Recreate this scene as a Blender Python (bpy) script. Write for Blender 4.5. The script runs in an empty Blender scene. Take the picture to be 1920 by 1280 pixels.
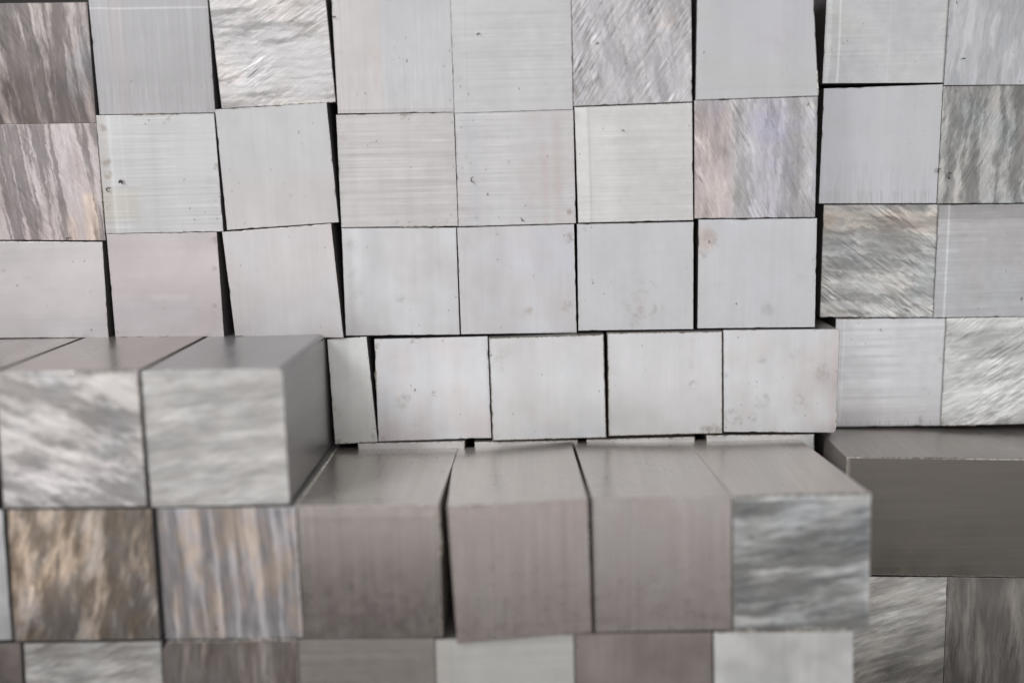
import bpy, math, random
from mathutils import Vector, Matrix

# ------------------------------------------------------------------ camera
sc = bpy.context.scene
W, H, F = 1920.0, 1280.0, 2000.0           # photo frame and focal length in photo pixels
D0 = 0.4505                                 # distance to the main plane of bar ends (m)
VX, VY = 1000.0, 310.0                      # where the bars' long axis vanishes
roll = math.radians(1.2)
dY = Vector(((VX - W/2)/F, -(VY - H/2)/F, -1.0)).normalized()     # +Y in camera space
up = Vector((-math.sin(roll), math.cos(roll), 0.0))
dZ = (up - dY*up.dot(dY)).normalized()
dX = dY.cross(dZ).normalized()
R = Matrix((dX, dY, dZ))                    # rows: world axes in camera space -> cam to world
cam_d = bpy.data.cameras.new('camera')
cam = bpy.data.objects.new('camera', cam_d)
sc.collection.objects.link(cam)
cam.matrix_world = R.to_4x4()
cam_d.sensor_width = 36.0
cam_d.lens = 36.0*F/W
cam_d.clip_start = 0.01
cam_d.clip_end = 50.0
cam_d.dof.use_dof = True
cam_d.dof.focus_distance = 0.452
cam_d.dof.aperture_fstop = 2.45
sc.camera = cam

# ------------------------------------------------------------------ light
world = bpy.data.worlds.new('World'); sc.world = world
world.use_nodes = True
bg = world.node_tree.nodes['Background']
bg.inputs[0].default_value = (0.68, 0.585, 0.55, 1)
bg.inputs[1].default_value = 0.16

def lamp(name, loc, target, sx, sy, watts, col):
    d = bpy.data.lights.new(name, 'AREA'); d.shape = 'RECTANGLE'
    d.size, d.size_y, d.energy, d.color = sx, sy, watts, col
    o = bpy.data.objects.new(name, d); sc.collection.objects.link(o)
    o.location = loc
    o.rotation_euler = (Vector(target) - Vector(loc)).to_track_quat('-Z', 'Y').to_euler()
    return o
lamp('front_fill', (0.15, -1.25, 0.10), (0, 0.45, -0.02), 3.0, 1.72, 18.5, (0.992, 0.99, 1.0))  # unseen broad fill added in front, sized for its reflection in the ends
lamp('side_light', (-0.75, -0.25, 0.62), (0, 0.45, -0.05), 0.36, 0.36, 7.0, (0.97, 0.985, 1.0))

sc.view_settings.view_transform = 'Standard'
sc.view_settings.look = 'None'
sc.view_settings.exposure = 0.0
sc.view_settings.gamma = 1.0
sc.render.engine = 'CYCLES'
sc.cycles.max_bounces = 8

# ------------------------------------------------------------------ placing
def on_plane(px, py, k):
    """world point at the photo pixel on the plane of bar ends that is k times nearer than the main one"""
    v = R @ Vector(((px - W/2)/F, -(py - H/2)/F, -1.0))
    return v * (D0/k / v.y)

# ------------------------------------------------------------------ node helpers
class NT:
    def __init__(s, name):
        s.m = bpy.data.materials.new(name); s.m.use_nodes = True
        s.t = s.m.node_tree; s.n = s.t.nodes; s.l = s.t.links
        s.b = s.n['Principled BSDF']
    def new(s, typ, **kw):
        n = s.n.new(typ)
        for k, v in kw.items(): setattr(n, k, v)
        return n
    def put(s, sock, v):
        if v is None: return
        if isinstance(v, bpy.types.NodeSocket): s.l.new(v, sock)
        else: sock.default_value = v[:3] if sock.type == 'VECTOR' and len(v) == 4 else v
    def math(s, op, a, b=None, c=None, clamp=False):
        n = s.new('ShaderNodeMath', operation=op, use_clamp=clamp)
        s.put(n.inputs[0], a); s.put(n.inputs[1], b); s.put(n.inputs[2], c)
        return n.outputs[0]
    def vmath(s, op, a, b=None, scale=None):
        n = s.new('ShaderNodeVectorMath', operation=op)
        s.put(n.inputs[0], a); s.put(n.inputs[1], b)
        if scale is not None: s.put(n.inputs['Scale'], scale)
        return n.outputs[1] if op in ('DOT_PRODUCT', 'LENGTH', 'DISTANCE') else n.outputs[0]
    def comb(s, x, y, z):
        n = s.new('ShaderNodeCombineXYZ')
        s.put(n.inputs[0], x); s.put(n.inputs[1], y); s.put(n.inputs[2], z)
        return n.outputs[0]
    def sep(s, v):
        n = s.new('ShaderNodeSeparateXYZ'); s.put(n.inputs[0], v)
        return n.outputs
    def noise(s, vec, detail=2.0, rough=0.5, dist=0.0, color=False):
        n = s.new('ShaderNodeTexNoise', noise_dimensions='3D')
        s.put(n.inputs['Vector'], vec); n.inputs['Scale'].default_value = 1.0
        n.inputs['Detail'].default_value = detail; n.inputs['Roughness'].default_value = rough
        n.inputs['Distortion'].default_value = dist
        return n.outputs['Color' if color else 'Fac']
    def ss(s, v, lo, hi, a=0.0, b=1.0):
        n = s.new('ShaderNodeMapRange', interpolation_type='SMOOTHSTEP')
        s.put(n.inputs['Value'], v)
        for i, q in zip((1, 2, 3, 4), (lo, hi, a, b)): s.put(n.inputs[i], q)
        return n.outputs[0]
    def lin(s, v, lo, hi, a=0.0, b=1.0):
        n = s.new('ShaderNodeMapRange'); s.put(n.inputs['Value'], v)
        for i, q in zip((1, 2, 3, 4), (lo, hi, a, b)): s.put(n.inputs[i], q)
        return n.outputs[0]
    def mix(s, f, a, b, mode='MIX'):
        n = s.new('ShaderNodeMix', data_type='RGBA', blend_type=mode)
        s.put(n.inputs['Factor'], f); s.put(n.inputs[6], a); s.put(n.inputs[7], b)
        return n.outputs[2]
    def rot(s, x, z, a):
        """coordinates (along, across) for grain running at angle a from the horizontal"""
        c, q = math.cos(a), math.sin(a)
        return (s.math('ADD', s.math('MULTIPLY', x, c), s.math('MULTIPLY', z, q)),
                s.math('ADD', s.math('MULTIPLY', x, -q), s.math('MULTIPLY', z, c)))

def rgb(t, tint=(1, 1, 1)):
    return (min(t*tint[0], 1), min(t*tint[1], 1), min(t*tint[2], 1), 1)

WARM = (1.03, 0.995, 0.975); COOL = (0.985, 1.0, 1.02); PINK = (1.03, 0.99, 0.985)
NEUT = (1.0, 0.998, 0.998); LILA = (1.0, 0.995, 1.018); BRWN = (1.08, 0.99, 0.92); GREN = (1.0, 1.0, 0.985)

def end_material(idx, kind, base, p):
    """the cut end of one bar. Relief tilts the surface, so the marks catch the lamps as real grooves do."""
    rnd = random.Random(idx*77 + 5)
    g = NT('aluminium_cut_end')
    tint = p.get('tint', NEUT)  # tint, tint2 and tint3 paint reflected surroundings into the ends as coloured patches
    fx = p.get('fix', (1, 1, 1))
    def rgb(t, tn):
        return (min(t*tn[0]*fx[0], 1), min(t*tn[1]*fx[1], 1), min(t*tn[2]*fx[2], 1), 1)
    tc = g.new('ShaderNodeTexCoord')
    uvn = g.new('ShaderNodeUVMap', uv_map='face')
    u, v, _ = g.sep(uvn.outputs[0])
    off = (rnd.uniform(1, 9), rnd.uniform(1, 9), rnd.uniform(1, 9))
    P = g.vmath('ADD', tc.outputs['Object'], off)
    x, y, z = g.sep(P)
    geo = g.new('ShaderNodeNewGeometry')
    cloud = g.noise(g.vmath('MULTIPLY', P, (38, 38, 38)), 3, 0.55)
    mott = g.noise(g.vmath('MULTIPLY', P, (260, 260, 260)), 3, 0.6)
    rough = p.get('rough', 0.42)
    if kind == 'saw':
        a = math.radians(p.get('ang', 0)); h = math.radians(p.get('hatch', 35)); amt = p.get('amt', 1.0); hs = p.get('hs', 1.0)*amt
        # the swing of the blade bends the marks: a slow turn of the hatch direction across the face
        bend = p.get('bend', 0.0)
        hx, hz = g.rot(x, z, h)
        if bend:
            q = g.math('MULTIPLY', g.math('MULTIPLY', g.math('SUBTRACT', v, 0.5), g.math('SUBTRACT', v, 0.5)), bend*0.05)
            hz = g.math('ADD', hz, q)
        hatch = g.noise(g.comb(g.math('MULTIPLY', hx, 80), y, g.math('MULTIPLY', hz, 900)), 3, 0.7)
        hatch2 = g.noise(g.comb(g.math('MULTIPLY', hx, 110), y, g.math('MULTIPLY', hz, 520)), 3, 0.65)
        al, ac = g.rot(x, z, a)
        w = g.math('ADD', g.math('MULTIPLY', g.math('SUBTRACT', hatch2, 0.5), p.get('rag', 0.004)*0.6),
                   g.math('MULTIPLY', g.math('SUBTRACT', hatch, 0.5), p.get('rag', 0.004)*0.6*0.35))
        w2 = g.math('MULTIPLY', g.math('SUBTRACT', cloud, 0.5), p.get('wob', 0.012)*0.45)
        ac2 = g.math('ADD', ac, g.math('ADD', w, w2))
        ls, cs = p.get('ls', 34), p.get('cs', 210)
        band = g.noise(g.comb(g.math('MULTIPLY', al, ls), g.math('ADD', y, 3.3), g.math('MULTIPLY', ac2, cs)), 5.0, 0.64)
        broad = g.noise(g.comb(g.math('MULTIPLY', al, ls*0.8), g.math('ADD', y, 6.3), g.math('MULTIPLY', ac2, cs*0.35)), 2.0, 0.5)
        band = g.math('ADD', g.math('MULTIPLY', band, 0.75), g.math('MULTIPLY', broad, 0.25))
        hp = g.noise(g.comb(g.math('MULTIPLY', hx, 45), g.math('ADD', y, 8.8), g.math('MULTIPLY', hz, 70)), 3, 0.6)
        hpat = g.ss(hp, 0.42, 0.66, p.get('hmin', 0.16), 1.0)
        e = p.get('edge', 0.055); mid = p.get('mid', 0.5)
        Bm = g.ss(band, mid - e, mid + e)
        soft = g.noise(g.comb(g.math('MULTIPLY', al, 60), g.math('ADD', y, 7.1), g.math('MULTIPLY', ac2, 120)), 3, 0.6)
        fine = g.math('ADD', 0.5, g.math('MULTIPLY', g.math('SUBTRACT', g.ss(hatch, 0.40, 0.60), 0.5), hpat))
        # colour of the two kinds of track: polished and torn metal
        lo, hi = p.get('lo', 0.72), p.get('hi', 1.12)
        track = g.lin(Bm, 0, 1, lo, hi)
        grain = g.noise(g.comb(g.math('MULTIPLY', al, 70), g.math('ADD', y, 1.9), g.math('MULTIPLY', ac2, 640)), 2, 0.6)
        track = g.math('MULTIPLY', track, g.lin(grain, 0.36, 0.64, 1 - 0.11*amt, 1 + 0.11*amt))
        track = g.math('MULTIPLY', track, g.lin(soft, 0.25, 0.75, 1 - 0.13*amt, 1 + 0.13*amt))
        track = g.math('MULTIPLY', track, g.lin(fine, 0, 1, 1 - 0.17*hs, 1 + 0.14*hs))
        glint = g.noise(g.comb(g.math('MULTIPLY', hx, 80), g.math('ADD', y, 4.4), g.math('MULTIPLY', hz, 720)), 1, 0.5)
        track = g.math('MULTIPLY', track, g.math('ADD', 1.0, g.math('MULTIPLY', g.math('MULTIPLY', g.ss(glint, 0.66, 0.76), hpat), 0.42*hs)))  # glints painted into the track colour on top of the relief
        track = g.math('MULTIPLY', track, g.math('SUBTRACT', 1.0, g.math('MULTIPLY', g.math('MULTIPLY', g.ss(glint, 0.36, 0.26), hpat), 0.42*hs)))
        t2 = p.get('tint2', tint)
        colr = g.mix(g.ss(soft, 0.42, 0.62), rgb(base, tint), rgb(base, t2))
        colr = g.mix(g.ss(cloud, 0.5, 0.64), colr, rgb(base, p.get('tint3', t2)))
        colr = g.vmath('SCALE', colr, scale=track)
        tz = g.math('ADD', g.lin(Bm, 0, 1, -0.045*amt, 0.04*amt), g.lin(fine, 0, 1, -0.035*hs, 0.035*hs))
        tx = g.lin(soft, 0.3, 0.7, -0.06*amt, 0.06*amt)
        rough_s = g.lin(soft, 0.3, 0.7, rough - 0.09, rough + 0.09)
    elif kind == 'line':
        a = math.radians(p.get('ang', 0)); amt = p.get('amt', 1.0)
        al, ac = g.rot(x, z, a)
        l1 = g.noise(g.comb(g.math('MULTIPLY', al, 12), y, g.math('MULTIPLY', ac, p.get('cs', 1500)*0.62)), 2, 0.65)
        l2 = g.noise(g.comb(g.math('MULTIPLY', al, 60), g.math('ADD', y, 5), g.math('MULTIPLY', ac, 700)), 1, 0.5)
        patch = g.noise(g.comb(g.math('MULTIPLY', al, 45), g.math('ADD', y, 9), g.math('MULTIPLY', ac, 35)), 2, 0.5)
        amp = g.ss(patch, 0.35, 0.65, 0.35, 1.0)
        n1 = g.math('MULTIPLY', g.math('SUBTRACT', l1, 0.5), amp)
        scr = g.math('MULTIPLY', g.ss(l2, 0.66, 0.76), amp)              # a few brighter scratches
        track = g.math('ADD', g.math('ADD', 1.0, g.math('MULTIPLY', n1, 0.46*amt)), g.math('MULTIPLY', scr, 0.10*amt))
        # broad cross bars left by the tool feed
        b1 = g.noise(g.comb(g.math('MULTIPLY', al, 130), g.math('ADD', y, 2), g.math('MULTIPLY', ac, 4)), 2, 0.5)
        track = g.math('MULTIPLY', track, g.lin(b1, 0.3, 0.7, 1 - 0.035*amt, 1 + 0.035*amt))
        track = g.math('MULTIPLY', track, g.lin(cloud, 0.3, 0.7, 0.955, 1.045))
        colr = g.mix(g.ss(cloud, 0.44, 0.62), rgb(base, tint), rgb(base, p.get('tint2', tint)))
        colr = g.vmath('SCALE', colr, scale=track)
        tz = g.math('MULTIPLY', n1, 0.16*amt); tx = g.math('MULTIPLY', g.math('SUBTRACT', b1, 0.5), 0.10*amt)
        rough_s = g.lin(mott, 0.3, 0.7, rough - 0.05, rough + 0.05)
    else:                                                                # satin
        amt = p.get('amt', 1.0)
        a = math.radians(p.get('ang', 90))
        al, ac = g.rot(x, z, a)
        l1 = g.noise(g.comb(g.math('MULTIPLY', al, 20), y, g.math('MULTIPLY', ac, 900)), 2, 0.6)
        bro = g.noise(g.comb(g.math('MULTIPLY', al, 16), g.math('ADD', y, 5), g.math('MULTIPLY', ac, 85)), 2, 0.5)
        track = g.math('MULTIPLY', g.lin(cloud, 0.3, 0.7, 1 - 0.10*amt, 1 + 0.09*amt), g.lin(bro, 0.3, 0.7, 1 - 0.07*amt, 1 + 0.07*amt))
        track = g.math('MULTIPLY', track, g.lin(l1, 0.3, 0.7, 0.985, 1.015))
        track = g.math('MULTIPLY', track, g.lin(mott, 0.3, 0.7, 0.985, 1.015))
        colr = g.mix(g.ss(cloud, 0.42, 0.6), rgb(base, tint), rgb(base, p.get('tint2', tint)))
        colr = g.vmath('SCALE', colr, scale=track)
        tz = g.math('ADD', g.math('MULTIPLY', g.math('SUBTRACT', cloud, 0.5), 0.24*amt), g.math('MULTIPLY', g.math('SUBTRACT', l1, 0.5), 0.05))
        tx = g.math('MULTIPLY', g.math('SUBTRACT', bro, 0.5), 0.10*amt)
        rough_s = g.lin(cloud, 0.3, 0.7, rough - 0.07, rough + 0.07)
    # steps and stripes left where the saw paused, and edge glints painted as bright lines: (axis, position, width, tone)
    for ax, pos, wd, tone in p.get('stripes', []):
        c = u if ax == 'u' else v
        wig = g.math('MULTIPLY', g.math('SUBTRACT', mott, 0.5), 0.012)
        dd = g.math('ABSOLUTE', g.math('SUBTRACT', g.math('ADD', c, wig), pos))
        m = g.ss(dd, wd*0.4, wd, 1.0, 0.0)
        brk = g.noise(g.comb(g.math('MULTIPLY', u, 60 if ax == 'v' else 2), 1.0 + pos, g.math('MULTIPLY', v, 60 if ax == 'u' else 2)), 1, 0.5)
        m = g.math('MULTIPLY', m, g.ss(brk, 0.25, 0.6, 0.6, 1.0))
        colr = g.vmath('SCALE', colr, scale=g.math('ADD', 1.0, g.math('MULTIPLY', m, tone)))
    # areas toned apart, painting in sheen, edge shading and reflected colour besides stains: (u0, v0, u1, v1, softness, factor, tint)
    for (u0, v0, u1, v1, sf, fac, tn) in p.get('areas', []):
        wob = g.math('MULTIPLY', g.math('SUBTRACT', cloud, 0.5), 0.5*sf + 0.02)
        mu = g.math('MULTIPLY', g.ss(g.math('ADD', u, wob), u0 - sf, u0 + sf), g.ss(g.math('ADD', u, wob), u1 - sf, u1 + sf, 1.0, 0.0))
        mv = g.math('MULTIPLY', g.ss(g.math('ADD', v, wob), v0 - sf, v0 + sf), g.ss(g.math('ADD', v, wob), v1 - sf, v1 + sf, 1.0, 0.0))
        m = g.math('MULTIPLY', mu, mv)
        colr = g.mix(m, colr, g.vmath('MULTIPLY', colr, (fac*tn[0], fac*tn[1], fac*tn[2])))
    # tool chatter: short ticks across a band at one edge: (side, depth, strength)
    for side, depth, stg in p.get('chatter', []):
        al_, ac_ = (u, v) if side in 'bt' else (v, u)
        d_ = ac_ if side in 'bl' else g.math('SUBTRACT', 1.0, ac_)
        tick = g.noise(g.comb(g.math('MULTIPLY', al_, 46), g.math('MULTIPLY', d_, 2.4), 3.0 + depth), 2, 0.6)
        m = g.math('MULTIPLY', g.ss(d_, depth*0.7, depth, 1, 0), g.ss(tick, 0.45, 0.66))
        colr = g.vmath('SCALE', colr, scale=g.math('SUBTRACT', 1.0, g.math('MULTIPLY', m, stg)))
    # smears: rings and curls of dried oil (u, v, radius, width, strength)
    sn0 = g.noise(g.vmath('MULTIPLY', P, (190, 190, 190)), 4, 0.65)
    for (cu, cv, r, wd, stg) in p.get('rings', []):
        wig = g.math('MULTIPLY', g.math('SUBTRACT', g.noise(g.comb(g.math('MULTIPLY', u, 9), cu*9, g.math('MULTIPLY', v, 9)), 3, 0.6), 0.5), r*1.1)
        du = g.math('SUBTRACT', u, cu); dv = g.math('SUBTRACT', v, cv)
        dd = g.math('ADD', g.math('SQRT', g.math('ADD', g.math('MULTIPLY', du, du), g.math('MULTIPLY', dv, dv))), wig)
        m = g.ss(g.math('ABSOLUTE', g.math('SUBTRACT', dd, r)), 0, wd, 1, 0)
        m = g.math('MULTIPLY', g.math('MULTIPLY', m, 0.6), g.ss(sn0, 0.42, 0.62))
        colr = g.mix(g.math('MULTIPLY', m, stg), colr, (0.26, 0.235, 0.215, 1))
    # blots of dried oil and rust dust: (u, v, radius, strength, brown or grey)
    if p.get('blots'):
        bn = g.noise(g.vmath('MULTIPLY', P, (330, 330, 330)), 4, 0.7)
        bw = g.math('MULTIPLY', g.math('SUBTRACT', g.noise(g.vmath('MULTIPLY', P, (110, 110, 110)), 3, 0.6), 0.5), 3.4)
        for bl in p['blots']:
            cu, cv, br, bs_ = bl[:4]
            du = g.math('SUBTRACT', u, cu); dv = g.math('SUBTRACT', v, cv)
            dd = g.math('SQRT', g.math('ADD', g.math('MULTIPLY', du, du), g.math('MULTIPLY', dv, dv)))
            dd = g.math('ADD', dd, g.math('MULTIPLY', bw, br))
            m = g.math('MULTIPLY', g.ss(dd, br*0.1, br, 1.0, 0.0), g.ss(bn, 0.40, 0.62, 0.15, 1.0))
            colr = g.mix(g.math('MULTIPLY', m, bs_*0.75), colr, (0.33, 0.27, 0.22, 1) if len(bl) < 5 else (0.36, 0.36, 0.37, 1))
    # brown stains gathered in patches
    st = p.get('stain', 0.5)
    sn = g.noise(g.vmath('MULTIPLY', P, (95, 95, 95)), 4, 0.68)
    edge = g.math('MINIMUM', g.math('MINIMUM', u, g.math('SUBTRACT', 1.0, u)), g.math('MINIMUM', v, g.math('SUBTRACT', 1.0, v)))
    near = g.ss(edge, 0.0, 0.16, 1.0, 0.0)
    thr = g.math('SUBTRACT', 0.69, g.math('MULTIPLY', near, 0.075))
    sm = g.math('MULTIPLY', g.ss(sn, thr, g.math('ADD', thr, 0.09)), st*0.6)
    colr = g.mix(sm, colr, (0.30, 0.25, 0.205, 1))
    # grime drawn into the very edge of the cut
    en = g.noise(g.vmath('MULTIPLY', P, (420, 420, 420)), 2, 0.6)
    em = g.math('MULTIPLY', g.ss(edge, 0.0, 0.014, 1.0, 0.0), g.ss(en, 0.45, 0.70, 0.0, 0.42))
    colr = g.mix(em, colr, (0.19, 0.165, 0.145, 1))
    # pits and specks
    for sc_, rad, dens, cut in ((260, 0.10, 0.985, 0.7), (620, 0.16, 0.972, 0.38)):
        vo = g.new('ShaderNodeTexVoronoi', feature='F1', voronoi_dimensions='3D')
        wv = g.vmath('ADD', g.vmath('MULTIPLY', P, (sc_, sc_, sc_*0.75)), g.vmath('SCALE', g.noise(g.vmath('MULTIPLY', P, (900, 900, 900)), 1, 0.5, color=True), scale=0.35))
        g.put(vo.inputs['Vector'], wv); vo.inputs['Scale'].default_value = 1.0
        keep = g.ss(g.math('ADD', g.sep(vo.outputs['Color'])[0], g.math('ADD', g.math('MULTIPLY', g.math('SUBTRACT', cloud, 0.5), 0.16), g.math('MULTIPLY', near, 0.02))), dens, dens + 0.01)
        dot = g.math('MULTIPLY', g.ss(vo.outputs['Distance'], rad, rad*1.7, 1.0, 0.0), keep)
        colr = g.mix(g.math('MULTIPLY', dot, cut*p.get('pits', 1.0)), colr, (0.14, 0.115, 0.10, 1))
    # a couple of long hair scratches
    sx_, sz_ = g.rot(x, z, math.radians(rnd.uniform(20, 160)))
    hs = g.noise(g.comb(g.math('MULTIPLY', sx_, 26), 1.7, g.math('MULTIPLY', sz_, 700)), 0, 0.5)
    hm = g.math('MULTIPLY', g.ss(hs, 0.80, 0.83), g.ss(cloud, 0.45, 0.6))
    colr = g.vmath('SCALE', colr, scale=g.math('ADD', 1.0, g.math('MULTIPLY', hm, 0.04)))
    # normal
    nv = g.vmath('NORMALIZE', g.vmath('ADD', geo.outputs['Normal'], g.comb(tx, 0.0, tz)))
    g.put(g.b.inputs['Normal'], nv)
    g.put(g.b.inputs['Base Color'], colr)
    g.put(g.b.inputs['Roughness'], rough_s)
    g.b.inputs['Metallic'].default_value = p.get('metal', 0.55)
    g.b.inputs['Specular IOR Level'].default_value = 0.35
    return g.m

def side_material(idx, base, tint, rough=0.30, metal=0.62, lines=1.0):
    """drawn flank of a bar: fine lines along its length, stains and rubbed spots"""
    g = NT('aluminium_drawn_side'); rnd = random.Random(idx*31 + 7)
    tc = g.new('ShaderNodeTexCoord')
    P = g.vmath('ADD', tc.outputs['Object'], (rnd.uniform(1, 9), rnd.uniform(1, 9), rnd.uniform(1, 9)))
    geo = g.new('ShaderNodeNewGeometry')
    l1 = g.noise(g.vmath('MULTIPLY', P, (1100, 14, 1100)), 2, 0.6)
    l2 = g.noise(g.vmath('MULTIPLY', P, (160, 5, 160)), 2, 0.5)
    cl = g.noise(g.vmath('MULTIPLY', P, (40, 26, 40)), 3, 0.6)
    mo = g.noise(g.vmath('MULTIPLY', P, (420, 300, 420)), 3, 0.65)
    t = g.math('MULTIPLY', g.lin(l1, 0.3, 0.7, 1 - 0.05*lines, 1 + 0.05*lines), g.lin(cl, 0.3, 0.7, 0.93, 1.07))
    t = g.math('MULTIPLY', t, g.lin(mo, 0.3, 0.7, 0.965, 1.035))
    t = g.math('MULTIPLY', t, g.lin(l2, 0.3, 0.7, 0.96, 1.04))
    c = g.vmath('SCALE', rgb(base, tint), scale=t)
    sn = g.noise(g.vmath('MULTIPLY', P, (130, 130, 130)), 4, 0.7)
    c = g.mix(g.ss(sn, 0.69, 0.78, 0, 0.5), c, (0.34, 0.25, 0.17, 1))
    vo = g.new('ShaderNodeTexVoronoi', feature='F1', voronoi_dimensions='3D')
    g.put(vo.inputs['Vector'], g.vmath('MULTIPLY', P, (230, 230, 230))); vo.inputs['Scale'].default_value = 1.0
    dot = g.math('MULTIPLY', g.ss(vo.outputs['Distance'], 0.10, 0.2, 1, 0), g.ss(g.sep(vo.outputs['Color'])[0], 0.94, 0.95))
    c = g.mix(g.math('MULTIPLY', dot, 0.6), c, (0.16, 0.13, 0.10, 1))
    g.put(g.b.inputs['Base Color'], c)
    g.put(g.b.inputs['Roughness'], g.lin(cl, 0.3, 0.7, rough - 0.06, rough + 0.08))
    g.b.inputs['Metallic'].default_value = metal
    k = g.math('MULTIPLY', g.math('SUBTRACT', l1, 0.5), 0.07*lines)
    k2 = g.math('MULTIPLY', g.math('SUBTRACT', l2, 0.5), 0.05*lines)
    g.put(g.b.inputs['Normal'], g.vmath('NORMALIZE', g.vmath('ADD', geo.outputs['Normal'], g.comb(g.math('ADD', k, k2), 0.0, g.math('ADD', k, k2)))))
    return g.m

def burr_material():
    g = NT('torn_aluminium_burr')
    tc = g.new('ShaderNodeTexCoord')
    n = g.noise(g.vmath('MULTIPLY', tc.outputs['Object'], (600, 600, 600)), 3, 0.6)
    c = g.mix(g.ss(n, 0.42, 0.62), (0.86, 0.83, 0.76, 1), (0.42, 0.37, 0.31, 1))
    g.put(g.b.inputs['Base Color'], c)
    g.b.inputs['Metallic'].default_value = 0.6; g.b.inputs['Roughness'].default_value = 0.35
    return g.m
BURR = burr_material()
def swarf_material():
    g = NT('dark_swarf')
    g.b.inputs['Base Color'].default_value = (0.13, 0.115, 0.10, 1)
    g.b.inputs['Metallic'].default_value = 0.6; g.b.inputs['Roughness'].default_value = 0.4
    return g.m
SWARF = swarf_material()

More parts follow.
